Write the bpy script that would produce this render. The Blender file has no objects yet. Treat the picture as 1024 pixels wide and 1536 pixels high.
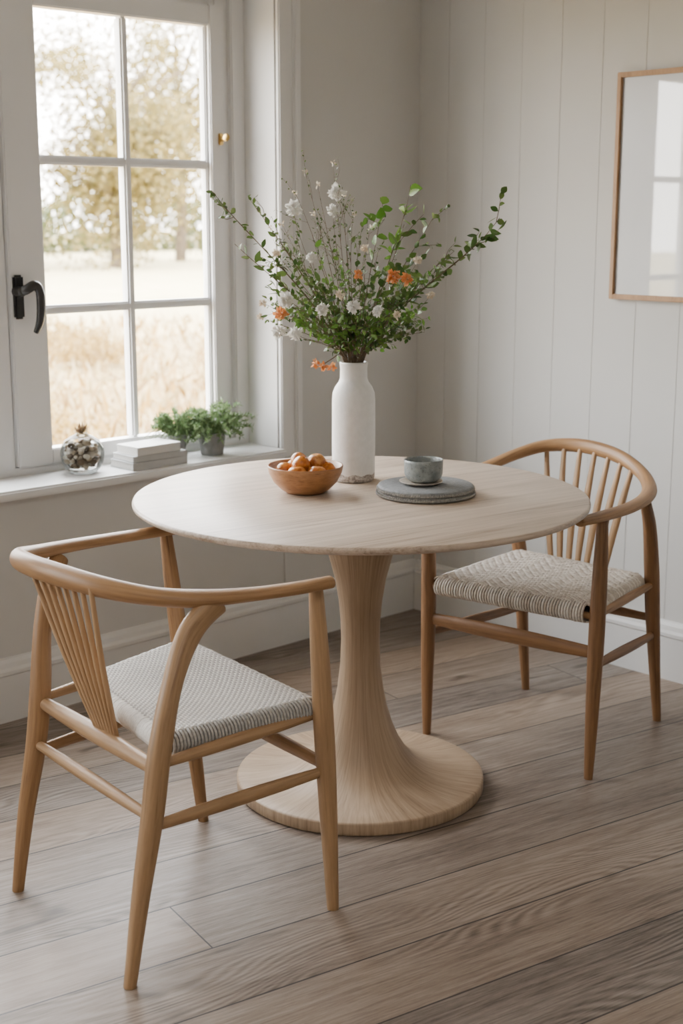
import bpy, bmesh, math, random
from mathutils import Vector, Matrix
random.seed(7)
R=random.Random(11)
scene=bpy.context.scene
COL=scene.collection
# ------------------------------------------------------------ helpers
def link(o,parent=None):
    COL.objects.link(o)
    if parent: o.parent=parent
    return o
def empty(name,loc=(0,0,0)):
    e=bpy.data.objects.new(name,None); e.empty_display_size=.1
    e.location=loc
    COL.objects.link(e); return e
def mk(name,verts,faces,mats,uvs=None,smooth=True,parent=None,midx=None):
    me=bpy.data.meshes.new(name); me.from_pydata([tuple(v) for v in verts],[],faces)
    if not isinstance(mats,(list,tuple)): mats=[mats]
    for m in mats: me.materials.append(m)
    if uvs:
        ul=me.uv_layers.new(name='UVMap')
        k=0
        for f in uvs:
            for uv in f:
                ul.data[k].uv=uv; k+=1
    for i,p in enumerate(me.polygons):
        p.use_smooth=smooth
        if midx: p.material_index=midx[i]
    me.update()
    o=bpy.data.objects.new(name,me); link(o,parent)
    if parent: o.matrix_parent_inverse=Matrix.Translation(parent.location).inverted()
    return o
def catmull(P,sub):
    out=[]
    n=len(P)
    for i in range(n-1):
        p0=P[max(i-1,0)];p1=P[i];p2=P[i+1];p3=P[min(i+2,n-1)]
        for k in range(sub):
            t=k/sub
            out.append(tuple(.5*((2*b)+(-a+c)*t+(2*a-5*b+4*c-d)*t*t+(-a+3*b-3*c+d)*t**3) for a,b,c,d in zip(p0,p1,p2,p3)))
    out.append(tuple(P[-1]))
    return out
def sweep_data(pts,rads,up=(0,0,1),n=14,sub=6,V=None,F=None,UV=None,cap=True,power=1.0,u0=0.0):
    if V is None: V=[];F=[];UV=[]
    pr=[tuple(p)+((r,r) if not isinstance(r,(tuple,list)) else tuple(r)) for p,r in zip(pts,rads)]
    C=catmull(pr,sub) if sub>1 else pr
    C=[list(c) for c in C]
    pos=[Vector(c[:3]) for c in C]
    rad=[(max(c[3],1e-4),max(c[4],1e-4)) for c in C]
    if cap:
        T0=(pos[0]-pos[1]).normalized(); T1=(pos[-1]-pos[-2]).normalized()
        r0=min(rad[0]); r1=min(rad[-1])
        pre=[];prer=[];post=[];postr=[]
        for s,k in ((.97,.15),(.85,.35),(.55,.5)):
            post.append(pos[-1]+T1*r1*k*.7); postr.append((rad[-1][0]*s,rad[-1][1]*s))
            pre.append(pos[0]+T0*r0*k*.7); prer.append((rad[0][0]*s,rad[0][1]*s))
        pos=pre[::-1]+pos+post; rad=prer[::-1]+rad+postr
    up=Vector(up)
    base=len(V); L=0; N=len(pos)
    circ=2*math.pi*sum(r[0]+r[1] for r in rad)/(2*N)
    lens=[]
    for i in range(N):
        if i: L+=(pos[i]-pos[i-1]).length
        lens.append(L)
        a=pos[max(i-1,0)]; b=pos[min(i+1,N-1)]
        T=(b-a).normalized()
        S=T.cross(up)
        if S.length<1e-3: S=T.cross(Vector((0.3,1,0)))
        S.normalize(); U=S.cross(T).normalized()
        for k in range(n):
            t=2*math.pi*k/n
            c,s=math.cos(t),math.sin(t)
            V.append(pos[i]+S*c*rad[i][0]+U*s*rad[i][1])
    for i in range(N-1):
        for k in range(n):
            k2=(k+1)%n
            F.append((base+i*n+k,base+i*n+k2,base+(i+1)*n+k2,base+(i+1)*n+k))
            ua=u0+circ*k/n; ub=u0+circ*(k+1)/n
            UV.append(((ua,lens[i]),(ub,lens[i]),(ub,lens[i+1]),(ua,lens[i+1])))
    F.append(tuple(base+k for k in range(n))[::-1]); UV.append(tuple((u0+.01*k,0) for k in range(n)))
    F.append(tuple(base+(N-1)*n+k for k in range(n))); UV.append(tuple((u0+.01*k,L) for k in range(n)))
    return V,F,UV
def sweep(name,pts,rads,mat,parent=None,**kw):
    kw.setdefault('u0',R.random()*5)
    V,F,UV=sweep_data(pts,rads,**kw)
    return mk(name,V,F,mat,UV,True,parent)
def lathe(name,prof,loc,mat,n=64,parent=None,ucirc=.9,closed_ends=True,smooth=True,sub=1):
    if sub>1: prof=catmull([tuple(p) for p in prof],sub)
    V=[];F=[];UV=[]
    L=0;ls=[]
    for i,(r,z) in enumerate(prof):
        if i: L+=math.dist(prof[i-1],prof[i])
        ls.append(L)
        for k in range(n):
            a=2*math.pi*k/n
            V.append((loc[0]+r*math.cos(a),loc[1]+r*math.sin(a),loc[2]+z))
    for i in range(len(prof)-1):
        for k in range(n):
            k2=(k+1)%n
            F.append((i*n+k,i*n+k2,(i+1)*n+k2,(i+1)*n+k))
            UV.append(((ucirc*k/n,ls[i]),(ucirc*(k+1)/n,ls[i]),(ucirc*(k+1)/n,ls[i+1]),(ucirc*k/n,ls[i+1])))
    if closed_ends:
        F.append(tuple(range(n))[::-1]); UV.append(tuple((0,0) for k in range(n)))
        m=(len(prof)-1)*n
        F.append(tuple(m+k for k in range(n))); UV.append(tuple((0,L) for k in range(n)))
    return mk(name,V,F,mat,UV,smooth,parent)
def box(name,lo,hi,mat,bev=.003,parent=None,rot=None):
    bm=bmesh.new()
    bmesh.ops.create_cube(bm,size=1)
    lo=Vector(lo);hi=Vector(hi);c=(lo+hi)/2;d=hi-lo
    for v in bm.verts: v.co=Vector((v.co.x*d.x,v.co.y*d.y,v.co.z*d.z))
    if bev>0: bmesh.ops.bevel(bm,geom=list(bm.edges),offset=min(bev,min(d)*.45),segments=2,affect='EDGES')
    if rot: bmesh.ops.rotate(bm,verts=bm.verts,cent=(0,0,0),matrix=Matrix.Rotation(rot,3,'Z'))
    bmesh.ops.translate(bm,verts=bm.verts,vec=c)
    me=bpy.data.meshes.new(name); bm.to_mesh(me); bm.free()
    me.materials.append(mat)
    o=bpy.data.objects.new(name,me); link(o,parent)
    if parent: o.matrix_parent_inverse=Matrix.Translation(parent.location).inverted()
    return o
def join(objs,name):
    for o in bpy.context.selected_objects: o.select_set(False)
    for o in objs: o.select_set(True)
    bpy.context.view_layer.objects.active=objs[0]
    bpy.ops.object.join()
    objs[0].name=name; objs[0].data.name=name
    return objs[0]
# ------------------------------------------------------------ materials
class NT:
    def __init__(s,name):
        s.m=bpy.data.materials.new(name); s.m.use_nodes=True
        s.t=s.m.node_tree; s.n=s.t.nodes; s.l=s.t.links
        s.b=s.n['Principled BSDF']
    def node(s,ty,**kw):
        n=s.n.new(ty)
        for k,v in kw.items(): setattr(n,k,v)
        return n
    def setin(s,sock,v):
        if hasattr(v,'is_linked') or isinstance(v,bpy.types.NodeSocket): s.l.new(v,sock)
        else: sock.default_value=v
    def math(s,op,a,b=0.0,c=0.0):
        n=s.node('ShaderNodeMath',operation=op)
        s.setin(n.inputs[0],a); s.setin(n.inputs[1],b); s.setin(n.inputs[2],c)
        return n.outputs[0]
    def mapping(s,vec,scale=(1,1,1),rot=(0,0,0),loc=(0,0,0)):
        n=s.node('ShaderNodeMapping'); s.l.new(vec,n.inputs[0])
        n.inputs['Scale'].default_value=scale;n.inputs['Rotation'].default_value=rot;n.inputs['Location'].default_value=loc
        return n.outputs[0]
    def noise(s,vec,scale=1,detail=4,rough=.55,dist=0):
        n=s.node('ShaderNodeTexNoise'); s.l.new(vec,n.inputs['Vector'])
        n.inputs['Scale'].default_value=scale;n.inputs['Detail'].default_value=detail;n.inputs['Roughness'].default_value=rough;n.inputs['Distortion'].default_value=dist
        return n.outputs['Fac']
    def ramp(s,fac,stops):
        n=s.node('ShaderNodeValToRGB'); s.l.new(fac,n.inputs[0])
        e=n.color_ramp.elements
        while len(e)<len(stops): e.new(.5)
        for el,(p,c) in zip(e,stops):
            el.position=p; el.color=(c[0],c[1],c[2],1) if isinstance(c,(tuple,list)) else (c,c,c,1)
        return n.outputs[0]
    def mix(s,fac,a,b,mode='MIX'):
        n=s.node('ShaderNodeMix',data_type='RGBA',blend_type=mode)
        s.setin(n.inputs[0],fac)
        for sock,v in ((n.inputs[6],a),(n.inputs[7],b)):
            if isinstance(v,(tuple,list)): sock.default_value=(v[0],v[1],v[2],1)
            else: s.l.new(v,sock)
        return n.outputs[2]
    def bump(s,h,strength=.2,dist=.01):
        n=s.node('ShaderNodeBump'); n.inputs['Strength'].default_value=strength;n.inputs['Distance'].default_value=dist
        s.l.new(h,n.inputs['Height']); s.l.new(n.outputs[0],s.b.inputs['Normal'])
    def col(s,c):
        if isinstance(c,(tuple,list)): s.b.inputs['Base Color'].default_value=(c[0],c[1],c[2],1)
        else: s.l.new(c,s.b.inputs['Base Color'])
    def rough(s,r): s.setin(s.b.inputs['Roughness'],r)
    def coord(s,which='Object'): return s.node('ShaderNodeTexCoord').outputs[which]
def plain(name,c,rough=.5,noise_amt=.06,nscale=30,bump=0,metal=0,spec=.5):
    t=NT(name); v=t.coord()
    f=t.noise(v,nscale,5)
    d=tuple(x*(1-noise_amt*2) for x in c); l=tuple(min(1,x*(1+noise_amt)) for x in c)
    t.col(t.ramp(f,[(.3,d),(.7,l)])); t.rough(rough); t.b.inputs['Metallic'].default_value=metal
    t.b.inputs['Specular IOR Level'].default_value=spec
    if bump: t.bump(f,bump,.004)
    return t.m
def wood_uv(name,light,dark,gs=(70,3.5),rough=.45,sp=(.34,.48,.62),w=(.45,.30,.25),bmp=.12):
    t=NT(name); uv=t.coord('UV')
    big=t.noise(t.mapping(uv,(9,1.2,1)),1,3,.5,.4)
    fine=t.noise(t.mapping(uv,(gs[0]*3,gs[1]*3,1)),1,5,.65,.2)
    mid=t.noise(t.mapping(uv,(gs[0],gs[1],1)),1,4,.6,.9)
    f=t.math('ADD',t.math('MULTIPLY',mid,w[0]),t.math('ADD',t.math('MULTIPLY',fine,w[1]),t.math('MULTIPLY',big,w[2])))
    md=tuple((a*.6+b*.4) for a,b in zip(light,dark))
    t.col(t.ramp(f,[(sp[0],dark),(sp[1],md),(sp[2],light)]))
    t.rough(rough); t.bump(f,bmp,.002)
    return t.m
def wood_planar(name,light,dark,scale=(2,40,40),rot=0,rough=.5,stave=0):
    t=NT(name); v=t.mapping(t.coord(),(1,1,1),(0,0,rot))
    if stave:
        sx=t.node('ShaderNodeSeparateXYZ'); t.l.new(v,sx.inputs[0])
        row=t.math('FLOOR',t.math('DIVIDE',sx.outputs[1],stave))
        wn=t.node('ShaderNodeTexWhiteNoise',noise_dimensions='1D'); t.l.new(row,wn.inputs['W'])
        cb=t.node('ShaderNodeCombineXYZ'); t.l.new(t.math('MULTIPLY_ADD',wn.outputs[0],9,sx.outputs[0]),cb.inputs[0]); t.l.new(sx.outputs[1],cb.inputs[1]); t.l.new(sx.outputs[2],cb.inputs[2])
        v=cb.outputs[0]
    big=t.noise(t.mapping(v,(scale[0]*.6,scale[1]*.12,scale[2]*.12)),1,3,.5,.6)
    mid=t.noise(t.mapping(v,scale),1,5,.62,.9)
    fine=t.noise(t.mapping(v,(scale[0]*5,scale[1]*6,scale[2]*6)),1,5,.65)
    f=t.math('ADD',t.math('MULTIPLY',mid,.42),t.math('ADD',t.math('MULTIPLY',fine,.36),t.math('MULTIPLY',big,.22)))
    if stave: f=t.math('ADD',f,t.math('MULTIPLY',t.math('SUBTRACT',wn.outputs[0],.5),.05))
    md=tuple((a*.6+b*.4) for a,b in zip(light,dark))
    t.col(t.ramp(f,[(.38,dark),(.47,md),(.58,light)]))
    t.rough(rough); t.bump(f,.1,.001)
    return t.m
M_wall=plain('wall_paint',(.60,.60,.585),.75,.012,3,.0)
M_trim=plain('trim_paint',(.74,.745,.74),.45,.01,5)
M_winpaint=plain('window_paint',(.80,.805,.81),.4,.01,5)
M_ceil=plain('ceiling_paint',(.78,.78,.78),.8,.01,5)
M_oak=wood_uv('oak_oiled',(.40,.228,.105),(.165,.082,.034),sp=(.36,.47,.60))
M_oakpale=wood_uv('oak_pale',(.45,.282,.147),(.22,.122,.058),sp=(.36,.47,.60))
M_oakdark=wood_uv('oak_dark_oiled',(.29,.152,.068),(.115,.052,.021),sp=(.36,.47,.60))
M_ped=wood_uv('oak_pedestal',(.46,.335,.220),(.225,.147,.088),(115,3.0),.5,sp=(.36,.47,.58),w=(.34,.44,.22),bmp=.04)
M_top=wood_planar('oak_tabletop',(.58,.475,.38),(.27,.195,.135),(1.2,44,44),math.radians(8),.40,stave=.14)
M_frame=wood_planar('oak_frame',(.42,.24,.11),(.27,.14,.06),(30,30,4))
M_bowl=wood_planar('bowl_wood',(.40,.19,.075),(.19,.08,.028),(12,12,60),0,.4)
M_black=plain('black_iron',(.015,.015,.016),.4,.1,40)
M_brass=plain('brass',(.55,.38,.14),.3,.05,40,metal=1)
M_dark=plain('seat_underlay',(.26,.23,.19),.9)
M_cordA=plain('cord_white',(.82,.80,.76),.85,.08,160)
M_cordB=plain('cord_grey',(.46,.44,.41),.85,.15,160)
M_cordC=plain('cord_beige',(.76,.71,.64),.85,.12,160)
M_cordD=plain('cord_taupe',(.62,.56,.485),.85,.15,160)
# floor
def floor_mat():
    t=NT('floor_planks'); v=t.mapping(t.coord(),(1,1,1),(0,0,math.radians(11)))
    sx=t.node('ShaderNodeSeparateXYZ'); t.l.new(v,sx.inputs[0]); x,y=sx.outputs[0],sx.outputs[1]
    W=.195; Ln=4.4
    yr=t.math('DIVIDE',y,W); row=t.math('FLOOR',yr); fy=t.math('FRACT',yr)
    wn=t.node('ShaderNodeTexWhiteNoise',noise_dimensions='1D'); t.l.new(row,wn.inputs['W'])
    xo=t.math('ADD',t.math('DIVIDE',x,Ln),t.math('MULTIPLY',wn.outputs[0],7.3))
    col=t.math('FLOOR',xo); fx=t.math('FRACT',xo)
    cb=t.node('ShaderNodeCombineXYZ'); t.l.new(row,cb.inputs[0]); t.l.new(col,cb.inputs[1])
    w2=t.node('ShaderNodeTexWhiteNoise',noise_dimensions='2D'); t.l.new(cb.outputs[0],w2.inputs[0]); rid=w2.outputs[0]
    gv=t.node('ShaderNodeCombineXYZ'); t.l.new(x,gv.inputs[0]); t.l.new(y,gv.inputs[1]); t.l.new(t.math('MULTIPLY',rid,37),gv.inputs[2])
    g=gv.outputs[0]
    warp=t.noise(t.mapping(g,(1.3,6,1)),1,1.5,.4,.2)
    rings=t.math('SINE',t.math('MULTIPLY',t.math('ADD',y,t.math('MULTIPLY',warp,.34)),420))
    rings=t.math('MULTIPLY_ADD',rings,.5,.5)
    rmask=t.ramp(t.noise(t.mapping(g,(.9,4.5,1)),1,2,.5),[(.47,0),(.60,1)])
    fine=t.noise(t.mapping(g,(16,330,1)),1,6,.75,.2)
    mid=t.noise(t.mapping(g,(3.0,70,1)),1,5,.62,.5)
    cloud=t.noise(t.mapping(g,(1.5,4.5,1)),1,3,.5,.3)
    knot=t.noise(t.mapping(g,(3.6,10,1)),1,2,.5,.5)
    f=t.math('ADD',t.math('MULTIPLY',fine,.46),t.math('MULTIPLY',mid,.36))
    f=t.math('ADD',f,t.math('MULTIPLY',t.math('MULTIPLY',t.math('SUBTRACT',rings,.5),rmask),.11))
    f=t.math('ADD',f,t.math('MULTIPLY_ADD',t.math('SUBTRACT',rid,.5),.09,.07))
    f=t.math('ADD',f,t.math('MULTIPLY',t.math('SUBTRACT',cloud,.5),.26))
    c=t.ramp(f,[(.33,(.070,.052,.040)),(.41,(.160,.127,.103)),(.49,(.238,.198,.167)),(.60,(.345,.298,.26))])
    kk=t.ramp(knot,[(.67,0),(.75,.8)])
    c=t.mix(kk,c,(.05,.033,.022))
    warmth=t.ramp(rid,[(.30,(1,1,1)),(.9,(1.0,.88,.76))])
    c2=t.mix(1.0,c,warmth,'MULTIPLY')
    seam=t.math('LESS_THAN',t.math('MINIMUM',fy,t.math('SUBTRACT',1,fy)),.0105)
    seam2=t.math('LESS_THAN',t.math('MINIMUM',fx,t.math('SUBTRACT',1,fx)),.0004)
    s=t.math('MAXIMUM',seam,seam2)
    t.col(t.mix(s,c2,(.022,.016,.012)))
    t.rough(t.math('MULTIPLY_ADD',f,-.25,.55))
    t.bump(t.math('SUBTRACT',t.math('MULTIPLY',f,.25),s),.3,.003)
    return t.m
M_floor=floor_mat()
# ------------------------------------------------------------ room shell
XB=-5.6; YB=-5.4; ZC=2.55
fl=mk('floor',[(XB,YB,0),(0.0,YB,0),(0.0,.0,0),(XB,.0,0),(XB,YB,-.08),(0.0,YB,-.08),(0.0,.0,-.08),(XB,.0,-.08)],
      [(0,1,2,3),(7,6,5,4),(0,4,5,1),(1,5,6,2),(2,6,7,3),(3,7,4,0)],M_floor,smooth=False)
box('ceiling',(XB,YB,ZC),(0,0,ZC+.1),M_ceil,0)
T=.24
WIN=[(-2.36,-.65),(-4.75,-3.25)]
ZS,ZT=.67,2.12
p=[]
xs=[XB-.15,WIN[1][0],WIN[1][1],WIN[0][0],WIN[0][1],.15]
p.append(box('w',(xs[0],0,-.08),(xs[1],T,ZC+.1),M_wall,0))
p.append(box('w',(xs[2],0,-.08),(xs[3],T,ZC+.1),M_wall,0))
p.append(box('w',(xs[4],0,-.08),(xs[5],T,ZC+.1),M_wall,0))
for a,b in WIN:
    p.append(box('w',(a,0,-.08),(b,T,ZS-.03),M_wall,0))
    p.append(box('w',(a,0,ZT),(b,T,ZC+.1),M_wall,0))
join(p,'wall_left')
p=[box('w',(.012,YB,-.08),(.15,0,ZC+.1),M_wall,0)]
edges=[0.0,-.135]
while edges[-1]>YB: edges.append(max(edges[-1]-.156,YB))
for i in range(len(edges)-1):
    p.append(box('b',(0,edges[i+1],0),(.02,edges[i],ZC),M_wall,.0012))
join(p,'wall_right')
box('wall_back',(XB-.15,YB-.15,-.08),(.15,YB,ZC+.1),M_wall,0)
box('wall_side',(XB-.15,YB,-.08),(XB,0,ZC+.1),M_wall,0)
def prof_ext(name,prof,axis,a,b,mat):
    V=[];n=len(prof)
    for s in (a,b):
        for d,z in prof:
            V.append((s,-d,z) if axis=='x' else (-d,s,z))
    F=[(i,(i+1)%n,n+(i+1)%n,n+i) for i in range(n)]
    F+= [tuple(range(n))[::-1],tuple(range(n,2*n))]
    return mk(name,V,F,mat,smooth=False)
BP=[(0,0),(.020,0),(.020,.135),(.024,.14),(.024,.15),(.016,.158),(.014,.172),(.008,.182),(0,.185)]
prof_ext('baseboard_left',BP,'x',XB,0,M_trim)
prof_ext('baseboard_right',BP,'y',YB,-.02,M_trim)
box('trim_1',(-.632,-.004,.186),(-.622,.0,.63),M_wall,.0015)
# ------------------------------------------------------------ windows
def glassmat(name,k=.6,tint=(1,1,1)):
    t=NT(name); t.n.remove(t.b)
    tr=t.node('ShaderNodeBsdfTransparent'); tr.inputs[0].default_value=(*tint,1)
    gl=t.node('ShaderNodeBsdfGlossy'); gl.inputs['Roughness'].default_value=.02
    lw=t.node('ShaderNodeLayerWeight'); lw.inputs[0].default_value=.25
    mx=t.node('ShaderNodeMixShader'); t.l.new(t.math('MULTIPLY',lw.outputs['Fresnel'],k),mx.inputs[0]); t.l.new(tr.outputs[0],mx.inputs[1]); t.l.new(gl.outputs[0],mx.inputs[2])
    t.l.new(mx.outputs[0],t.n['Material Output'].inputs[0])
    return t.m
M_glass=glassmat('window_glass')
def window(idx,xa,xb):
    par=empty('window_%d'%idx,((xa+xb)/2,.17,0))
    B=lambda n,lo,hi,m=M_winpaint,b=.004: box(n,lo,hi,m,b,par)
    fr=[B('f',(xb-.055,.145,ZS-.01),(xb-.0005,.235,ZT-.001)),B('f',(xb-.108,.165,ZS-.009),(xb-.050,.233,ZT-.002)),
        B('f',(xa+.0005,.145,ZS-.01),(xa+.05,.235,ZT-.001)),B('f',(xa+.045,.165,ZS-.009),(xa+.095,.233,ZT-.002)),
        B('f',(xa+.04,.1462,ZT-.05),(xb-.04,.2362,ZT-.003)),B('f',(xa+.06,.1665,ZT-.085),(xb-.06,.2315,ZT-.045)),
        B('f',(xa+.04,.1462,ZS-.012),(xb-.04,.2362,ZS+.022)),B('f',(xa+.06,.1665,ZS+.015),(xb-.06,.2315,ZS+.045))]
    xm=xb-.900
    fr.append(B('f',(xm-.055,.1505,ZS-.008),(xm+.02,.2345,ZT-.004)))
    join(fr,'frame_%d'%idx)
    zs=[.739,1.144,1.568,1.982]
    for k,(a,b,ls,rs) in enumerate([(xm+.022,xb-.099,.115,.05),(xa+.092,xm-.057,.06,.06)]):
        s=[]
        s.append(B('s',(a,.135,ZS+.024),(a+ls,.19,2.046))); s.append(B('s',(b-rs,.135,ZS+.024),(b,.19,2.046)))
        s.append(B('s',(a+ls-.002,.137,ZS+.0245),(b-rs+.002,.188,zs[0]))); s.append(B('s',(a+ls-.002,.137,zs[3]),(b-rs+.002,.188,2.0455)))
        gx0,gx1=a+ls,b-rs; gm=(gx0+gx1)/2
        s.append(B('s',(gm-.013,.146,zs[0]),(gm+.013,.184,zs[3]),M_winpaint,.006))
        for z in zs[1:3]: s.append(B('s',(gx0,.147,z-.013),(gx1,.183,z+.013),M_winpaint,.006))
        for (l,h) in (((gx0-.001,.150,zs[0]),(gx0+.010,.18,zs[3])),((gx1-.010,.150,zs[0]),(gx1+.001,.18,zs[3]))):
            s.append(B('s',l,h,M_winpaint,.004))
        join(s,'sash_%d'%(k+1))
        g=mk('glass_%d'%(k+1),[(gx0,.166,zs[0]),(gx1,.166,zs[0]),(gx1,.166,zs[3]),(gx0,.166,zs[3])],[(0,1,2,3)],M_glass,smooth=False,parent=par)
        if idx==1 and k==0:
            hx=a+.020; q=.012
            h=[B('h',(hx-.016,.120,1.112+q),(hx+.016,.136,1.236+q),M_black,.006)]
            h.append(sweep('h',[(hx,.125,1.19+q),(hx+.005,.095,1.195+q),(hx+.028,.085,1.208+q),(hx+.044,.085,1.19+q),(hx+.048,.088,1.15+q),(hx+.043,.09,1.105+q),(hx+.030,.092,1.075+q)],[.012,.014,.014,.013,.013,.011,.008],M_black,par,n=10))
            h.append(sweep('h',[(hx-.004,.13,1.19+q),(hx-.004,.10,1.19+q)],[.016,.014],M_black,par,n=12,sub=2))
            join(h,'window_handle')
            c=[sweep('c',[(b-.012,.135,1.645),(b-.012,.105,1.648),(b-.020,.098,1.65)],[.008,.007,.013],M_brass,par,n=10,sub=3),
               box('c',(b-.022,.128,1.628),(b-.004,.137,1.664),M_brass,.003,par)]
            join(c,'brass_catch')
    B('architrave_side_r',(xb,-.018,ZS-.03),(xb+.085,0,ZT+.085),M_trim,.004)
    B('architrave_step_r',(xb+.055,-.030,ZS-.03),(xb+.085,-.01,ZT+.085),M_trim,.006)
    B('architrave_side_l',(xa-.085,-.018,ZS-.03),(xa,0,ZT+.085),M_trim,.004)
    B('architrave_top',(xa,-.018,ZT),(xb,0,ZT+.085),M_trim,.004)
    B('sill_board',(xa-.03,-.045,ZS-.028),(xb+.0,.15,ZS),M_trim,.006)
    B('reveal_r',(xb-.004,0.0,ZS),(xb+.001,.1445,ZT),M_trim,.0)
    return par
window(1,*WIN[0]); window(2,*WIN[1])
# ------------------------------------------------------------ picture frame on right wall
pf=empty('picture_frame',(-.01,-1.08,1.495))
y1,y2,z1,z2=-1.33,-.832,1.162,1.828; fw=.016
fp=[box('f',(-.028,y1,z1),(-.001,y1+fw,z2),M_frame,.002,pf),box('f',(-.028,y2-fw,z1),(-.001,y2,z2),M_frame,.002,pf),
    box('f',(-.0275,y1+.001,z1+.0003),(-.001,y2-.001,z1+fw),M_frame,.002,pf),box('f',(-.0275,y1+.001,z2-fw),(-.001,y2-.001,z2-.0003),M_frame,.002,pf)]
join(fp,'frame_wood')
def artmat():
    t=NT('art_print'); v=t.coord()
    f=t.noise(t.mapping(v,(1,2.5,1.2)),1.2,3,.5,.5)
    t.col(t.ramp(f,[(.35,(.50,.52,.545)),(.65,(.60,.62,.64))])); t.rough(.3)
    t.b.inputs['Coat Weight'].default_value=1.0; t.b.inputs['Coat Roughness'].default_value=.02; t.b.inputs['Coat IOR'].default_value=1.65
    return t.m
box('art_print',(-.018,y1+.01,z1+.01),(-.004,y2-.01,z2-.01),artmat(),0,pf)
# ------------------------------------------------------------ table
TC=(-1.267,-1.017)
tb=empty('dining_table',(TC[0],TC[1],0))
prof=[(.02,.0),(.306,.0),(.3105,.003),(.312,.006),(.312,.029),(.3105,.032),(.306,.034),(.27,.0355),(.235,.038),(.200,.043),(.168,.053),(.140,.070),(.117,.094),(.098,.125),(.081,.163),(.067,.21),(.057,.26),(.050,.32),(.048,.38),(.049,.43),(.054,.485),(.063,.54),(.079,.60),(.098,.655),(.116,.70),(.124,.7235)]
lathe('pedestal',prof,(TC[0],TC[1],0),M_ped,96,tb,ucirc=.75)
lathe('tabletop',[(.02,.720),(.47,.720),(.528,.729),(.545,.7345),(.5495,.738),(.5505,.7435),(.5485,.7485),(.545,.750),(.3,.750),(.02,.750)],(TC[0],TC[1],0),M_top,128,tb)
# ------------------------------------------------------------ woven seats
def seat(name,bl,br,fl,fr,thick,par,matW,matF,pitch,twill=False,sag=.012):
    bl,br,fl,fr=[Vector(v) for v in (bl,br,fl,fr)]
    def P(s,t):
        return (bl*(1-s)+fl*s)*(1-t)+(br*(1-s)+fr*s)*t
    wid=((fr-fl).length+(br-bl).length)/2; dep=((fl-bl).length+(fr-br).length)/2
    nt=int(wid/pitch); ns=int(dep/pitch)
    r=thick/2; cr=pitch*.46; amp=pitch*.30
    def sg(s,t): return -sag*math.sin(math.pi*min(max(s,0),1))*math.sin(math.pi*min(max(t,0),1))
    V=[];F=[]; mi=[]
    def over(i,j):
        if twill:
            return 1 if ((i+(j if (j//8)%2==0 else -j))//2)%2==0 else -1
        return 1 if (i+j)%2==0 else -1
    n=6
    def cord(pts,side,mid):
        base=len(V);N=len(pts)
        for i in range(N):
            T_=(pts[min(i+1,N-1)]-pts[max(i-1,0)]).normalized()
            U=side.cross(T_).normalized()
            for k in range(n):
                a=2*math.pi*k/n
                V.append(pts[i]+side*math.cos(a)*cr*1.02+U*math.sin(a)*cr*.9)
        for i in range(N-1):
            for k in range(n):
                k2=(k+1)%n
                F.append((base+i*n+k,base+i*n+k2,base+(i+1)*n+k2,base+(i+1)*n+k)); mi.append(mid)
    sign=[1]
    def run(count,other,get,mid_fn):
        for j in range(count):
            t=(j+.5)/count
            a=get(0,t);b=get(1,t); d=(b-a).normalized()
            side=(get(.5,min(t+.01,1))-get(.5,max(t-.01,0))).normalized()
            pts=[]
            jit=R.uniform(-.0008,.0008)
            pts.append(a+d*.03+Vector((0,0,-2*r)))
            for k in range(7):
                an=-math.pi/2+math.pi*k/6
                pts.append(a-d*r*math.cos(an)+Vector((0,0,-r+r*math.sin(an)+jit)))
            for i in range(other):
                for q in (0,.5):
                    s=(i+.25+q)/other
                    o1=over(i,j) if sign[0]>0 else over(j,i)
                    z=amp*o1*sign[0]
                    fade=min(1,s/.03,(1-s)/.03)
                    pts.append(get(s,t)+Vector((0,0,z*fade+(sg(s,t) if sign[0]>0 else sg(t,s)))))
            for k in range(7):
                an=math.pi/2-math.pi*k/6
                pts.append(b+d*r*math.cos(an)+Vector((0,0,-r+r*math.sin(an)+jit)))
            pts.append(b-d*.03+Vector((0,0,-2*r)))
            cord(pts,side,mid_fn(j))
    run(nt,ns,lambda s,t:P(s,t),lambda j:0 if not twill else (0 if R.random()<.6 else 1))
    sign[0]=-1
    run(ns,nt,lambda s,t:P(t,s),lambda j:1 if not twill else (0 if R.random()<.4 else 1))
    o=mk(name,V,F,[matW,matF],None,True,par,mi)
    c=[P(.0,.0),P(0,1),P(1,1),P(1,0)]
    bm=bmesh.new()
    vs=[bm.verts.new(q+Vector((0,0,-.014-sag))) for q in c]+[bm.verts.new(q+Vector((0,0,-2*r+.004))) for q in c]
    for f in ((0,1,2,3),(7,6,5,4),(0,4,5,1),(1,5,6,2),(2,6,7,3),(3,7,4,0)): bm.faces.new([vs[i] for i in f])
    bmesh.ops.recalc_face_normals(bm,faces=bm.faces)
    me=bpy.data.meshes.new('seat_core'); bm.to_mesh(me); bm.free(); me.materials.append(M_dark)
    oc=bpy.data.objects.new('seat_core',me); link(oc,par); oc.matrix_parent_inverse=Matrix.Translation(par.location).inverted()
    return o
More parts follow.
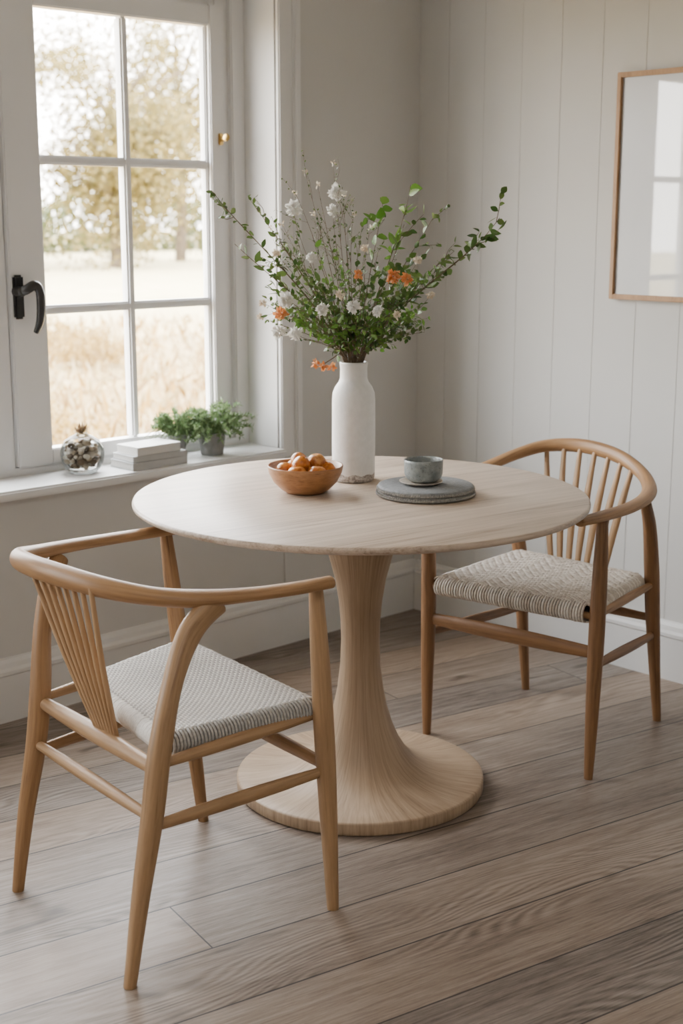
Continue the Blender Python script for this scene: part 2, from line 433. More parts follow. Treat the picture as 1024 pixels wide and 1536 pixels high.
# ------------------------------------------------------------ LEFT CHAIR (faces +x)
c1=empty('dining_chair',(-1.96,-1.15,0))
def leg(name,pts,rads,mat,par): return sweep(name,pts,rads,mat,par,up=(1,0,0),n=18,sub=8)
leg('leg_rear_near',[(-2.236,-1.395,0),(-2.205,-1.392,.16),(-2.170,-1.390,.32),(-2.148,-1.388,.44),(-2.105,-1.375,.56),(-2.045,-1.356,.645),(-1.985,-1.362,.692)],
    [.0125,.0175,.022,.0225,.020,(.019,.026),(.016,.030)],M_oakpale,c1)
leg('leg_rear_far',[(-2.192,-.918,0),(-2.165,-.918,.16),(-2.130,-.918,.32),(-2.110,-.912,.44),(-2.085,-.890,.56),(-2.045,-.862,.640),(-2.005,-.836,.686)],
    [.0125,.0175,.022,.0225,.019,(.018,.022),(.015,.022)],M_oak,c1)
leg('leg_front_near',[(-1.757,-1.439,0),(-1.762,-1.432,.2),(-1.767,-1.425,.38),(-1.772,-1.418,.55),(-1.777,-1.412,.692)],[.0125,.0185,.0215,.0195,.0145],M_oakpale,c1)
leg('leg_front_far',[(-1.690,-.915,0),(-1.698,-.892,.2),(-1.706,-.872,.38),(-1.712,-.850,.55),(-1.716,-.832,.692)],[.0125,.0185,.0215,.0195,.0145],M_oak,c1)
sweep('arm_rail',[(-1.765,-1.442,.706),(-1.84,-1.425,.704),(-1.93,-1.385,.700),(-2.02,-1.345,.702),(-2.09,-1.295,.710),(-2.145,-1.215,.722),(-2.172,-1.10,.730),(-2.172,-1.00,.730),(-2.140,-.905,.722),(-2.06,-.845,.710),(-1.95,-.822,.704),(-1.83,-.824,.702),(-1.70,-.840,.702)],
      [(.017,.0125),(.021,.0125),(.022,.0135),(.027,.017),(.022,.018),(.020,.021),(.019,.023),(.019,.023),(.020,.021),(.022,.016),(.022,.0135),(.021,.0125),(.017,.0125)],M_oak,c1,n=20,sub=8)
for i in range(8):
    f=i/7
    top=(-2.168+.006*abs(f-.5),-1.205+f*.215,.722); bot=(-2.128,-1.222+f*.062,.405)
    mid=tuple((a+b)/2 for a,b in zip(top,bot)); mid=(mid[0]-.004,mid[1],mid[2])
    sweep('spindle_%d'%(i+1),[bot,mid,top],[(.0044,.0055),(.0058,.006),(.0052,.005)],M_oakpale,c1,up=(1,0,0),n=10,sub=6)
def bar(name,a,b,r,mat,par,mid=None,up=(0,0,1)):
    a=Vector(a);b=Vector(b);m=(a+b)/2
    if mid: m=m+Vector(mid)
    r1=r if isinstance(r,tuple) else (r,r)
    e=tuple(q*.72 for q in r1)
    return sweep(name,[a,a*.75+b*.25,m,a*.25+b*.75,b],[e,tuple(q*.92 for q in r1),r1,tuple(q*.92 for q in r1),e],mat,par,up=up,n=16,sub=4,cap=False)
bar('seat_rail_rear',(-2.150,-1.385,.405),(-2.112,-.92,.405),.0185,M_oakpale,c1)
bar('seat_rail_front',(-1.768,-1.42,.415),(-1.707,-.875,.415),.013,M_oakpale,c1)
bar('seat_rail_near',(-2.14,-1.385,.415),(-1.77,-1.40,.420),.013,M_oakpale,c1)
bar('seat_rail_far',(-2.10,-.918,.415),(-1.71,-.875,.420),.013,M_oakpale,c1)
bar('stretcher_rear',(-2.172,-1.39,.318),(-2.131,-.918,.318),.013,M_oakpale,c1)
bar('stretcher_near',(-2.175,-1.39,.300),(-1.766,-1.426,.305),(.010,.015),M_oakpale,c1)
bar('stretcher_far',(-2.135,-.918,.300),(-1.702,-.885,.305),(.010,.015),M_oak,c1)
bar('stretcher_front',(-1.766,-1.426,.318),(-1.702,-.885,.318),(.010,.018),M_oak,c1)
seat('woven_seat',(-2.025,-.960,.452),(-2.100,-1.350,.452),(-1.720,-.895,.452),(-1.775,-1.388,.452),.042,c1,M_cordA,M_cordB,.0074)
# ------------------------------------------------------------ RIGHT CHAIR (faces -x)
c2=empty('dining_chair.001',(-.61,-1.11,0))
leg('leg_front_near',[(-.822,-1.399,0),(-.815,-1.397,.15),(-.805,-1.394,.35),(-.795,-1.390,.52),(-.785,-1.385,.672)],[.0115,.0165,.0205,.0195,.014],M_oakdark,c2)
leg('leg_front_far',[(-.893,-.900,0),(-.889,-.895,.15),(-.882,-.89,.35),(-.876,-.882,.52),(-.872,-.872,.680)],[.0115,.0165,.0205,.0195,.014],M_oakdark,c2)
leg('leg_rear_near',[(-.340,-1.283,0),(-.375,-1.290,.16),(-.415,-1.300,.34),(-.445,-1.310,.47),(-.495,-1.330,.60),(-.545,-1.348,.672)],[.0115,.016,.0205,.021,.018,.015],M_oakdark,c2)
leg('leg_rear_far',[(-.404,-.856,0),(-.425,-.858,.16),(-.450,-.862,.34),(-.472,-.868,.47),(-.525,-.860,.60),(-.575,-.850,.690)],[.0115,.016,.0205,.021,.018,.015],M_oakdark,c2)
sweep('arm_rail',[(-.885,-1.388,.683),(-.78,-1.388,.683),(-.67,-1.382,.685),(-.56,-1.355,.690),(-.475,-1.310,.700),(-.415,-1.245,.722),(-.378,-1.155,.748),(-.365,-1.06,.762),(-.372,-.97,.764),(-.410,-.895,.755),(-.48,-.855,.735),(-.58,-.838,.712),(-.70,-.842,.698),(-.80,-.855,.693),(-.895,-.872,.693)],
      [(.017,.0125),(.021,.0130),(.021,.0135),(.021,.014),(.020,.016),(.018,.018),(.016,.020),(.015,.021),(.016,.020),(.018,.018),(.020,.016),(.021,.014),(.021,.0130),(.020,.0130),(.017,.0125)],M_oak,c2,n=20,sub=8)
for i in range(7):
    f=i/6
    yt=-1.205+f*.30
    k=abs(f-.5)*2
    top=(-.372-.030*k**2.2,yt,.757-.02*max(0,.5-f)*2); bot=(-.440,-1.145+f*.18,.415)
    mid=tuple((a+b)/2 for a,b in zip(top,bot)); mid=(mid[0]-.006,mid[1],mid[2])
    sweep('spindle_%d'%(i+1),[bot,mid,top],[(.0095,.005),(.0125,.006),(.0070,.006)],M_oakpale,c2,up=(1,0,0),n=10,sub=6)
bar('seat_rail_front',(-.803,-1.392,.425),(-.88,-.888,.425),.012,M_oak,c2)
bar('seat_rail_rear',(-.430,-1.305,.412),(-.462,-.865,.412),.015,M_oak,c2)
bar('seat_rail_near',(-.803,-1.385,.425),(-.430,-1.305,.425),.012,M_oak,c2)
bar('seat_rail_far',(-.88,-.888,.425),(-.46,-.865,.425),.012,M_oak,c2)
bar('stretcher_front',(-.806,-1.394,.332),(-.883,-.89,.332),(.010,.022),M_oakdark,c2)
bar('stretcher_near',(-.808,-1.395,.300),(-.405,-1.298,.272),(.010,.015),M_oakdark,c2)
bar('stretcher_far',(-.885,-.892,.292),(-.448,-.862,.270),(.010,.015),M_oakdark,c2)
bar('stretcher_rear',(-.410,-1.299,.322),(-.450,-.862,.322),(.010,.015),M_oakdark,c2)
seat('woven_seat',(-.468,-1.280,.455),(-.488,-.885,.455),(-.805,-1.362,.452),(-.878,-.922,.452),.046,c2,M_cordC,M_cordD,.0074,twill=True)
# ------------------------------------------------------------ vase
VX,VY=-1.151,-.871
def vasemat():
    t=NT('vase_glaze'); v=t.coord()
    f=t.noise(v,60,4); g=t.noise(v,110,6,.7)
    sx=t.node('ShaderNodeSeparateXYZ'); t.l.new(v,sx.inputs[0])
    low=t.math('LESS_THAN',t.math('ADD',sx.outputs[2],t.math('MULTIPLY',t.noise(v,35,3),.02)),.781)
    base=t.ramp(f,[(.3,(.76,.755,.74)),(.7,(.83,.825,.81))])
    sp=t.ramp(g,[(.42,(.25,.22,.2)),(.58,(.6,.57,.54))])
    t.col(t.mix(low,base,sp)); t.rough(.42); t.bump(f,.15,.002)
    return t.m
lathe('flower_vase',[(.002,.0005),(.048,.0005),(.052,.003),(.0545,.012),(.055,.10),(.0545,.205),(.053,.225),(.047,.240),(.038,.252),(.0345,.262),(.034,.285),(.0355,.298),(.0355,.302),(.033,.303),(.031,.298),(.030,.26),(.045,.22),(.048,.02),(.002,.015)],(VX,VY,.75),vasemat(),64)
# ------------------------------------------------------------ bouquet
RT=Vector((.725,-.688,0)); FW=Vector((.688,.725,0)); UP=Vector((0,0,1))
MOUTH=Vector((VX,VY,1.05))
K=.0017073
def tip_at(u,v,d): # sprig tip: sideways / up (in K-sized steps) and depth, measured from the vase mouth
    return MOUTH+RT*((u-530)*K)+UP*((545-v)*K)+FW*d
def leafmat(name,a,b,trans=.3):
    t=NT(name)
    g=t.node('ShaderNodeNewGeometry')
    t.col(t.ramp(g.outputs['Random Per Island'],[(0,a),(1,b)])); t.rough(.5)
    tr=t.node('ShaderNodeBsdfTranslucent')
    t.l.new(t.ramp(g.outputs['Random Per Island'],[(0,a),(1,b)]),tr.inputs[0])
    mx=t.node('ShaderNodeMixShader'); mx.inputs[0].default_value=trans
    t.l.new(t.b.outputs[0],mx.inputs[1]); t.l.new(tr.outputs[0],mx.inputs[2]); t.l.new(mx.outputs[0],t.n['Material Output'].inputs[0])
    return t.m
M_leaf=leafmat('leaf_green',(.030,.075,.014),(.115,.18,.040))
M_leafb=leafmat('leaf_bright',(.07,.18,.02),(.15,.27,.045))
M_stem=plain('stem_brown',(.13,.09,.05),.7,.2,60)
M_stemg=plain('stem_green',(.17,.2,.08),.6,.2,60)
M_white=leafmat('petal_white',(.80,.80,.76),(.92,.91,.88))
M_orange=leafmat('petal_orange',(.65,.22,.05),(.80,.44,.20))
M_cream=leafmat('petal_cream',(.66,.56,.42),(.80,.73,.62))
class Soup:
    def __init__(s): s.V=[];s.F=[];s.M=[]
    def leaf(s,p,d,l,w,mi,up=None):
        d=d.normalized()
        up=up or Vector((R.gauss(0,1),R.gauss(0,1),R.gauss(0,1)+.8))
        sd=d.cross(up)
        if sd.length<1e-4: return
        sd.normalize(); n=sd.cross(d).normalized()
        b=len(s.V); c=R.uniform(-.25,.1)
        st=[(0,0.04),(.22,.75),(.5,1.0),(.78,.62),(1.0,.03)]
        for a,ww in st:
            z=c*a*a*l
            s.V+= [p+d*l*a-sd*w*ww*.5+n*(z+w*.14*ww),p+d*l*a+n*z,p+d*l*a+sd*w*ww*.5+n*(z+w*.14*ww)]
        for i in range(4):
            q=b+i*3
            s.F+=[(q,q+1,q+4,q+3),(q+1,q+2,q+5,q+4)]; s.M+=[mi,mi]
    def quad(s,p,d,l,w,mi):
        d=d.normalized(); sd=d.cross(Vector((R.gauss(0,1),R.gauss(0,1),R.gauss(0,1)))).normalized()
        b=len(s.V); s.V+=[p,p+d*l*.5+sd*w*.5,p+d*l,p+d*l*.5-sd*w*.5]; s.F.append((b,b+1,b+2,b+3)); s.M.append(mi)
    def make(s,name,mats,parent=None): return mk(name,s.V,s.F,mats,None,True,parent,s.M)
bq=empty('flower_bouquet',tuple(MOUTH))
LS=Soup(); stems=[[],[],[]]
def bez(a,b,c,d,t): return a*(1-t)**3+b*3*t*(1-t)**2+c*3*t*t*(1-t)+d*t**3
def rv(s=1): return Vector((R.gauss(0,s),R.gauss(0,s),R.gauss(0,s)))
def stem(u,v,d,r0=.0022,leaves=14,ls=.022,twigs=6,mi=0,start=.3,bend=0,flower=None,fat=1.0):
    tip=tip_at(u,v,d)
    b0=MOUTH+RT*R.uniform(-.018,.018)+FW*R.uniform(-.018,.018)-UP*.12
    b0b=MOUTH+(RT*max(-.022,min(.022,(u-530)*K*.1)))+FW*max(-.02,min(.02,d*.15))
    h=(tip-b0b)
    c1=b0b+UP*h.length*.30+RT*h.dot(RT)*.15+FW*h.dot(FW)*.15; c2_=tip-h*.30+rv(.016)-UP*bend
    pts=[bez(b0b,c1,c2_,tip,i/9) for i in range(10)]
    P=[b0]+pts
    rads=[r0]*2+[r0*(1-.65*i/9) for i in range(1,10)]
    sweep_data(P,rads,up=(0.3,.9,.1),n=6,sub=2,V=stems[0],F=stems[1],UV=stems[2],cap=False)
    for k in range(leaves):
        t=start+(1-start)*(k+R.random()*.6)/leaves
        p=bez(b0b,c1,c2_,tip,t); tg=(bez(b0b,c1,c2_,tip,min(t+.03,1.03))-p).normalized()
        dd=(tg*.6+rv(.6)).normalized()
        LS.leaf(p,dd,ls*R.uniform(.5,1.25),ls*R.uniform(.38,.62)*fat,mi)
    for k in range(twigs):
        t=start+(1-start)*R.random()*.95
        p=bez(b0b,c1,c2_,tip,t); tg=(bez(b0b,c1,c2_,tip,min(t+.03,1.03))-p).normalized()
        dd=(tg*.8+rv(.5)+UP*.2).normalized(); L=R.uniform(.03,.09)
        q=p+dd*L+rv(.005)
        sweep_data([p,(p+q)/2+rv(.004),q],[r0*.45,r0*.4,r0*.25],up=(0.3,.9,.1),n=5,sub=2,V=stems[0],F=stems[1],UV=stems[2],cap=False)
        for j in range(5):
            pp=p.lerp(q,(j+1)/5)
            LS.leaf(pp,(dd*.6+rv(.6)),ls*R.uniform(.4,.9),ls*R.uniform(.28,.5)*fat,mi)
    return tip
stem(328,298,-.05,.0022,22,.026,6,0,.35)
stem(388,322,.06,.0019,14,.024,4,0,.4)
stem(362,372,-.1,.0018,12,.026,4,0,.4)
stem(740,336,.0,.0022,17,.036,3,0,.4,bend=.02)
stem(708,368,-.08,.002,13,.032,3,0,.4)
stem(612,290,.03,.002,12,.040,2,2,.45)
stem(572,308,-.03,.0016,7,.042,1,2,.6)
stem(650,332,.08,.0018,11,.030,3,0,.45)
stem(680,385,.1,.0018,12,.028,3,0,.35)
stem(600,345,-.1,.0018,12,.036,3,0,.4)
for u,v,d in [(405,430,-.12),(420,470,.1),(445,400,.12),(470,360,-.05),(480,420,-.15),(505,380,.1),(530,430,-.16),(560,400,.02),(590,440,-.13),(620,420,.12),(640,430,-.02),(655,410,.03),(610,480,-.1),(570,470,-.16),(455,480,-.14),(540,370,.05),(430,370,.03),(500,470,-.17),(605,500,.05),(400,400,.05),(635,470,.1),(470,500,.0),(520,470,.1),(560,440,.12),(480,450,.02),(585,480,.02),(540,480,-.1),(565,500,-.08),(510,495,-.08)]:
    low=v>415
    stem(u,v,d,.0014,14 if low else 9,.024 if low else .021,9 if low else 5,0 if R.random()<.8 else 2,.3,fat=1.15)
FLS=Soup()
def ball(S,c,rad,n,l,w,mi):
    for i in range(n):
        dd=rv(1).normalized()
        S.leaf(c+dd*rad*R.uniform(.1,.6),dd+rv(.3),l*R.uniform(.6,1.2),w*R.uniform(.7,1.3),mi,up=rv(1))
for u,v,d in [(460,272,.0),(500,258,.03),(478,290,-.04),(425,345,.05),(515,305,.08),(470,330,.1),(553,350,-.08),(445,300,.02),(530,330,.0),(410,350,.0)]:
    t=stem(u,v,d,.0011,3,.010,6,0,.5)
    ball(FLS,t,.006,10,.008,.004,2)
def flower(u,v,d,rad,mi,n=70):
    t=stem(u,v,d,.0012,4,.014,1,0,.5)
    ball(FLS,t,rad,n,rad*.75,rad*.5,mi)
for u,v,d,r in [(505,300,.0,.020),(443,324,-.03,.019),(499,326,.02,.015),(435,448,-.15,.018),(528,456,-.19,.016),(425,492,-.15,.017),(447,494,-.18,.017),(562,462,-.18,.013),(485,460,-.17,.015),(470,390,-.12,.012)]:
    flower(u,v,d,r,0,90)
for u,v,d,r in [(428,466,-.19,.017),(535,413,-.18,.012),(583,415,-.18,.017),(603,419,-.16,.015)]:
    flower(u,v,d,r,1,70)
for u,v,d,r in [(545,378,-.1,.011),(420,385,-.1,.011),(620,395,-.08,.011),(510,440,-.18,.012),(400,455,-.08,.011),(590,468,-.16,.011),(395,475,-.05,.010),(640,445,-.05,.010)]:
    flower(u,v,d,r,2,50)
for u,v in [(474,543),(486,546),(498,549)]:
    c=tip_at(u,v,-.05); ball(FLS,c,.006,20,.013,.008,1)
sweep_data([tip_at(528,545,0),tip_at(518,525,-.03),tip_at(500,535,-.05),tip_at(486,544,-.05)],[.0015]*4,up=(.3,.9,.1),n=6,sub=4,V=stems[0],F=stems[1],UV=stems[2],cap=False)
mk('stems',stems[0],stems[1],M_stem,stems[2],True,bq)
for i,m in enumerate(LS.M):
    if m==2: LS.M[i]=1
LS.make('leaves',[M_leaf,M_leafb],bq)
FLS.make('blossoms',[M_white,M_orange,M_cream],bq)
# ------------------------------------------------------------ bowl + fruit
BX,BY=-1.348,-.906
lathe('wooden_bowl',[(.002,.0005),(.042,.0005),(.048,.003),(.060,.010),(.078,.028),(.089,.050),(.0925,.066),(.0915,.069),(.0885,.068),(.084,.050),(.072,.030),(.052,.014),(.002,.010)],(BX,BY,.75),M_bowl,64,sub=1)
def fruitmat():
    t=NT('apricot_skin'); g=t.node('ShaderNodeNewGeometry'); v=t.coord()
    c=t.ramp(g.outputs['Random Per Island'],[(0,(.48,.13,.014)),(.5,(.62,.23,.035)),(1,(.60,.30,.09))])
    f=t.noise(v,60,3)
    t.col(t.mix(t.ramp(f,[(.42,0),(.62,.8)]),c,(.30,.07,.012))); t.rough(.25)
    return t.m
def ellball(V,F,c,r,nu=20,nv=12,dent=.10,top=.16,sq=.92):
    rot=Matrix.Rotation(R.uniform(0,6.28),3,'Z')@Matrix.Rotation(R.uniform(-.9,.9),3,'X')
    b=len(V)
    for j in range(nv+1):
        ph=math.pi*j/nv
        for i in range(nu):
            th=2*math.pi*i/nu
            rr=math.sin(ph)*(1-dent*math.exp(-((th-math.pi)**2)/.12))
            z=math.cos(ph)*(sq-top*math.exp(-(ph/.35)**2))
            V.append(Vector(c)+rot@Vector((rr*math.cos(th),rr*math.sin(th),z))*r)
    for j in range(nv):
        for i in range(nu):
            i2=(i+1)%nu
            F.append((b+j*nu+i,b+j*nu+i2,b+(j+1)*nu+i2,b+(j+1)*nu+i))
V=[];F=[]
fz=.75
for (dx,dy,z,r) in [(-.045,-.02,.052,.025),(-.008,-.052,.053,.024),(.040,-.030,.052,.025),(.05,.016,.054,.023),(.012,.050,.052,.024),(-.035,.036,.053,.024),(0,0,.056,.024),(-.024,-.010,.073,.023),(.024,-.014,.075,.023),(.004,.026,.075,.022)]:
    ellball(V,F,(BX+dx,BY+dy,fz+z),r)
mk('apricots',V,F,fruitmat())
# ------------------------------------------------------------ placemats, saucer, cup
PX_,PY_=-1.155,-1.127
M_slateA=plain('mat_grey',(.24,.25,.26),.75,.12,120,.3)
M_slateB=plain('mat_rope',(.33,.32,.30),.85,.2,220,.5)
pm=empty('round_placemat_stack',(PX_,PY_,.75))
lathe('lower_mat',[(.002,.0005),(.112,.0005),(.1175,.004),(.1175,.009),(.113,.0125),(.002,.0125)],(PX_,PY_,.75),M_slateB,96,pm)
V2=[];F2=[];U2=[]
for zz,rr in ((.0065,.1185),(.0175,.1165)):
    nb=120
    for i in range(nb):
        a=2*math.pi*i/nb
        c=Vector((PX_+rr*math.cos(a),PY_+rr*math.sin(a),.75+zz))
        d=Vector((-math.sin(a),math.cos(a),.9)).normalized()*.0042
        sweep_data([c-d,c,c+d],[.0022,.0031,.0022],up=(math.cos(a),math.sin(a),0),n=6,sub=1,V=V2,F=F2,UV=U2,cap=False)
mk('rope_edge',V2,F2,M_slateB,U2,True,pm)
lathe('upper_mat',[(.002,.0128),(.112,.0128),(.1155,.015),(.1165,.020),(.115,.0245),(.111,.0262),(.06,.0262),(.002,.0262)],(PX_,PY_,.75),M_slateA,96,pm)
CX,CY=-1.152,-1.120
zc=.7764
M_sauc=plain('saucer_glaze',(.62,.56,.48),.4,.08,40)
lathe('saucer',[(.002,.0003),(.034,.0003),(.042,.003),(.052,.0075),(.053,.009),(.050,.0085),(.038,.005),(.002,.005)],(CX-.012,CY+.0,zc),M_sauc,64)
def cupmat():
    t=NT('cup_glaze'); v=t.coord(); f=t.noise(v,45,5,.6); g=t.noise(v,260,2)
    c=t.ramp(f,[(.3,(.15,.175,.18)),(.7,(.33,.355,.345))])
    t.col(t.mix(t.ramp(g,[(.62,0),(.68,.8)]),c,(.08,.07,.06))); t.rough(.3); return t.m
lathe('ceramic_cup',[(.002,.0055),(.026,.0055),(.034,.008),(.043,.016),(.0465,.026),(.0475,.054),(.0475,.060),(.0455,.0605),(.044,.056),(.043,.030),(.036,.018),(.002,.012)],(CX-.004,CY,zc),cupmat(),64)
# ------------------------------------------------------------ sill objects
JX,JY=-1.36,.062
jp=empty('decorative_jar',(JX,JY,ZS))
lathe('jar_body',[(.002,.0005),(.036,.0005),(.050,.012),(.061,.034),(.065,.056),(.062,.078),(.050,.098),(.030,.110),(.018,.115),(.016,.122),(.019,.130),(.019,.134)],(JX,JY,ZS),glassmat('jar_glass',.9,(.93,.95,.94)),48,jp,closed_ends=False)
mj=leafmat('potpourri_pale',(.34,.27,.19),(.80,.76,.68),.1); mj2=leafmat('potpourri_dark',(.07,.05,.035),(.28,.19,.12),.1)
V=[];F=[];mi=[]
for k in range(150):
    while True:
        q=Vector((R.uniform(-1,1),R.uniform(-1,1),R.uniform(-1,1)))
        if .35<q.length<.93: break
    n0=len(F); ellball(V,F,(JX+q.x*.055,JY+q.y*.055,ZS+.056+q.z*.048),R.uniform(.007,.0125),10,6,.25,.2,.75)
    mi+=[0 if R.random()<.6 else 1]*(len(F)-n0)
mk('potpourri',V,F,[mj,mj2],None,True,jp,mi)
S=Soup()
for i in range(60):
    dd=(rv(.5)+UP).normalized()
    S.leaf(Vector((JX,JY,ZS+.115)),dd,R.uniform(.018,.040),.006,0)
S.make('dried_seed_heads',[plain('dried_stems',(.38,.27,.17),.8)],jp)
M_paper=plain('book_pages',(.62,.61,.58),.8,.05,300)
M_cover1=plain('book_cover_white',(.66,.66,.64),.6,.03)
M_cover2=plain('book_cover_grey',(.45,.46,.46),.6,.03)
bp=empty('book_stack',(-1.13,.055,ZS))
z=ZS
for i,(w,d,h,cov,ang,ox) in enumerate([(.205,.120,.024,M_cover2,.02,0),(.195,.115,.018,M_cover2,-.04,.003),(.165,.108,.026,M_cover1,.05,.0)]):
    cx,cy=-1.142+ox,.034
    q=[box('c',(cx-w/2,cy-d/2,z+.0004),(cx+w/2,cy+d/2,z+.0025),cov,.001,bp,ang),
       box('c',(cx-w/2,cy-d/2,z+h-.0025),(cx+w/2,cy+d/2,z+h-.0004),cov,.001,bp,ang),
       box('c',(cx-w/2+.003,cy-d/2+.003,z+.002),(cx+w/2-.003,cy+d/2-.003,z+h-.002),M_paper,0,bp,ang)]
    q.append(box('c',(cx-w/2+.0002,cy-d/2+.0002,z+.0008),(cx+w/2-.0002,cy-d/2+.0022,z+h-.0008),cov,.0008,bp,ang))
    join(q,'book_%d'%(i+1)); z+=h
M_pot=plain('pot_concrete',(.25,.25,.25),.8,.1,60,.2)
M_soil=plain('soil',(.05,.035,.02),.9,.3,80)
M_herb=leafmat('herb_green',(.08,.15,.05),(.24,.34,.15))
def plant(name,x,y,r,h,spread,nst,ymax=.128,xmin=-9,xcut=-9):
    pp=empty(name,(x,y,ZS))
    lathe('pot',[(.002,.0005),(r*.78,.0005),(r*.82,.004),(r,h-.008),(r*1.02,h),(r*.93,h),(r*.9,h-.01),(.002,h-.012)],(x,y,ZS),M_pot,40,pp)
    lathe('soil',[(.002,h-.009),(r*.88,h-.009),(r*.88,h-.012),(.002,h-.012)],(x,y,ZS),M_soil,24,pp)
    S=Soup(); SV=[[],[],[]]
    for i in range(nst):
        a=R.uniform(0,6.28)
        o=Vector((x+math.cos(a)*r*.5*R.random(),y+math.sin(a)*r*.5*R.random(),ZS+h-.01))
        ln=spread*R.uniform(.6,1.15); el=R.uniform(-.1,1.25)
        d=Vector((math.cos(a)*math.cos(el)*1.1,math.sin(a)*math.cos(el)*.6,math.sin(el)*.85))
        tip=o+d*ln
        tip.y=min(tip.y,ymax); tip.x=max(tip.x,xmin)
        mid=o+(tip-o)*.5+UP*(.022)
        ps=catmull([tuple(o),tuple(mid),tuple(tip-UP*.008)],4)
        sweep_data([Vector(k) for k in ps],[.0009]*len(ps),up=(.3,.8,.1),n=4,sub=1,V=SV[0],F=SV[1],UV=SV[2],cap=False)
        for k in range(1,len(ps)):
            p=Vector(ps[k])
            for m in range(6):
                dd=rv(.7)+d*.5+UP*.2
                if p.y>.11: dd.y=-abs(dd.y)
                if p.x<xcut: continue
                if p.x<-1.03 and p.z<.765: continue
                S.leaf(p,dd,R.uniform(.009,.020),.004,0)
    mk('stalks',SV[0],SV[1],M_stemg,SV[2],True,pp)
    S.make('foliage',[M_herb],pp)
plant('potted_plant',-.885,.052,.044,.072,.130,100,xmin=-.985,xcut=-1.0)
plant('potted_plant.001',-.985,.104,.032,.070,.105,85)
# ------------------------------------------------------------ outdoors
def groundmat():
    t=NT('dry_meadow'); v=t.coord()
    f=t.noise(v,1.3,6,.65); g=t.noise(t.mapping(v,(6,6,6)),1,6,.7)
    a=t.math('ADD',t.math('MULTIPLY',f,.5),t.math('MULTIPLY',g,.5))
    sx=t.node('ShaderNodeSeparateXYZ'); t.l.new(v,sx.inputs[0])
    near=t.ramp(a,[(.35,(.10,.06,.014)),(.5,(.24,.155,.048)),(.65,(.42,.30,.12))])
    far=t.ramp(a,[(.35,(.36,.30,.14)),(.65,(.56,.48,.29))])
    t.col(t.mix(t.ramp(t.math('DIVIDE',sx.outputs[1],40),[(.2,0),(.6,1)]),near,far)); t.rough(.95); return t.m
gz=-.45
md=empty('meadow',(5,8,gz))
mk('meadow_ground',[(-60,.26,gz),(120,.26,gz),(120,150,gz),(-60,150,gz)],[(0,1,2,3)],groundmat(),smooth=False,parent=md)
G=Soup()
for i in range(9000):
    yy=1.2+R.random()**1.6*16; xx=-1.6+yy*R.uniform(.05,1.1)+R.uniform(-1,1)
    G.leaf(Vector((xx,yy,gz)),UP+rv(.7),R.uniform(.10,.34),R.uniform(.015,.06),R.choice([0,0,1]))
G.make('meadow_grass',[leafmat('dry_grass',(.14,.075,.014),(.38,.24,.075)),leafmat('seed_grass',(.26,.19,.08),(.50,.41,.24))],md)
M_tl=leafmat('autumn_leaves',(.10,.085,.022),(.30,.225,.075),.45)
M_tg=leafmat('hedge_leaves',(.045,.06,.016),(.15,.155,.055),.4)
M_sh=leafmat('shrub_leaves',(.17,.10,.018),(.40,.27,.085),.4)
M_bark=plain('bark',(.12,.09,.06),.9,.2,8)
for i,(tx,ty,hh) in enumerate([(19,42,11),(26,40,9),(32,44,12),(13,40,8),(38,38,10),(23,50,13),(8,46,9),(45,46,11)]):
    par=empty('tree' if i==0 else 'tree.%03d'%i,(tx,ty,gz))
    V,F,UV=sweep_data([(tx,ty,gz),(tx+.2,ty,gz+hh*.35),(tx+.1,ty+.2,gz+hh*.8)],[.25,.18,.06],n=8,sub=4,up=(1,0,0))
    for k in range(9):
        a=R.uniform(0,6.28); z0=gz+hh*R.uniform(.2,.6); rr=hh*.33
        sweep_data([(tx,ty,z0),(tx+math.cos(a)*rr*.5,ty+math.sin(a)*rr*.5,z0+rr*.5),(tx+math.cos(a)*rr,ty+math.sin(a)*rr,z0+rr*.8)],[.09,.06,.03],n=6,sub=3,up=(.1,.1,1),V=V,F=F,UV=UV)
    mk('trunk',V,F,M_bark,UV,True,par)
    S=Soup()
    for k in range(36):
        c=Vector((tx,ty,gz+hh*.46))+Vector((R.gauss(0,1)*hh*.17,R.gauss(0,1)*hh*.17,R.gauss(0,1)*hh*.19))
        rr=hh*R.uniform(.08,.17)
        for j in range(360):
            S.quad(c+rv(rr*.6),rv(1),R.uniform(.14,.24),.14,0)
    S.make('canopy',[M_tl],par)
S=Soup()
for k in range(16000):
    xx=R.uniform(0,75); yy=60+R.uniform(-1.5,1.5)
    S.quad(Vector((xx,yy,gz+R.random()**1.3*(3.8+1.6*math.sin(xx*.5)))),rv(1),R.uniform(.3,.5),.3,0)
S.make('hedgerow',[M_tg])
S=Soup()
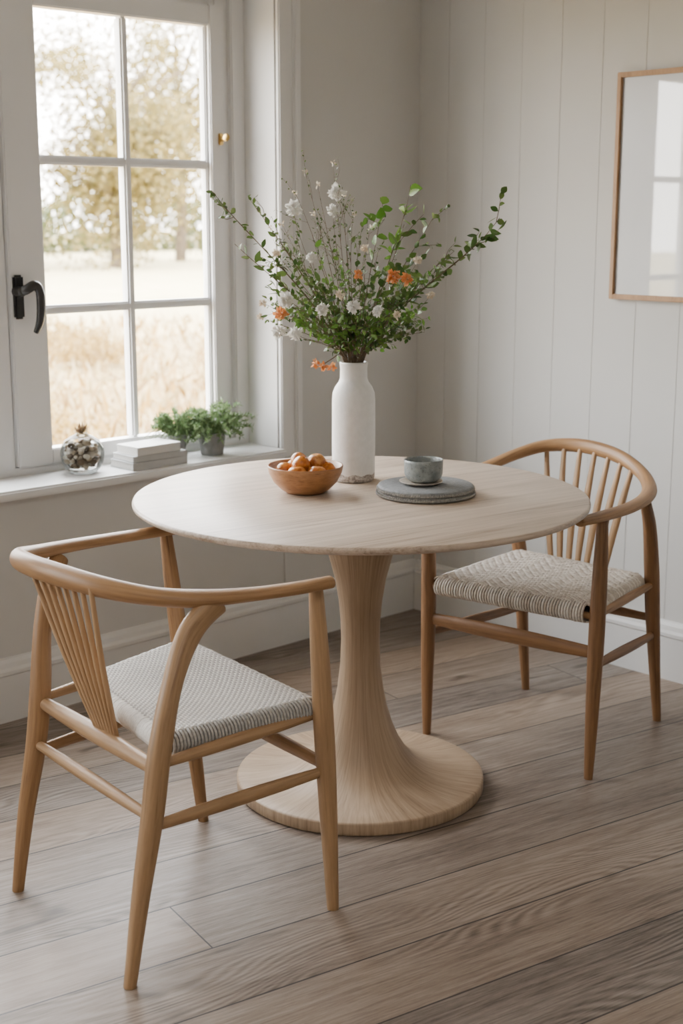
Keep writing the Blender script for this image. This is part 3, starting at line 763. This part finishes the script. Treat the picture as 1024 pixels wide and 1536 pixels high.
for i in range(16):
    yy=R.uniform(3.5,15); xx=-3.54+(yy+3.35)*R.uniform(.44,.66)
    hh=R.uniform(.35,.75)
    for k in range(900):
        a=R.uniform(0,6.28); q=R.random()**.5
        tp=Vector((xx,yy,gz))+Vector((math.cos(a)*q*hh*.9,math.sin(a)*q*hh*.9,hh*(1.0-.5*q)*R.uniform(.2,1)))
        S.quad(tp,rv(1)+UP*.6,R.uniform(.03,.08),.03,0)
S.make('dry_shrubs',[M_sh],md)
# ------------------------------------------------------------ light
w=bpy.data.worlds.new('World'); scene.world=w; w.use_nodes=True
nt=w.node_tree; bg=nt.nodes['Background']
tc=nt.nodes.new('ShaderNodeTexCoord'); sp=nt.nodes.new('ShaderNodeSeparateXYZ'); rp=nt.nodes.new('ShaderNodeValToRGB')
nt.links.new(tc.outputs['Generated'],sp.inputs[0]); nt.links.new(sp.outputs[2],rp.inputs[0]); nt.links.new(rp.outputs[0],bg.inputs[0])
e=rp.color_ramp.elements; e[0].position=0; e[0].color=(1,.965,.915,1); e[1].position=.6; e[1].color=(.96,.975,1,1)
bg.inputs[1].default_value=29.0
for i,(a,b) in enumerate(WIN):
    l=bpy.data.lights.new('sky_portal','AREA'); l.shape='RECTANGLE'; l.size=b-a; l.size_y=ZT-ZS; l.cycles.is_portal=True
    o=bpy.data.objects.new('sky_portal',l); o.location=((a+b)/2,.26,(ZS+ZT)/2); o.rotation_euler=(math.radians(-90),0,0); link(o)
l=bpy.data.lights.new('fill_light','AREA'); l.shape='DISK'; l.size=1.6; l.energy=26; l.color=(1,.97,.93)  # weak overhead fill added to lift the room, not an actual fixture
o=bpy.data.objects.new('fill_light',l); o.location=(-3.3,-3.2,2.5); link(o)
# ------------------------------------------------------------ camera
cam=bpy.data.cameras.new('camera'); co=bpy.data.objects.new('camera',cam); link(co)
co.location=(-3.541,-3.345,1.41)
pt=math.radians(12.2)
d=Vector((.688*math.cos(pt),.725*math.cos(pt),-math.sin(pt)))
co.rotation_euler=d.to_track_quat('-Z','Y').to_euler()
cam.sensor_fit='VERTICAL'; cam.sensor_height=36; cam.lens=2050/1536*36
cam.dof.use_dof=True; cam.dof.focus_distance=3.0; cam.dof.aperture_fstop=4.0
cam.clip_end=500
scene.camera=co
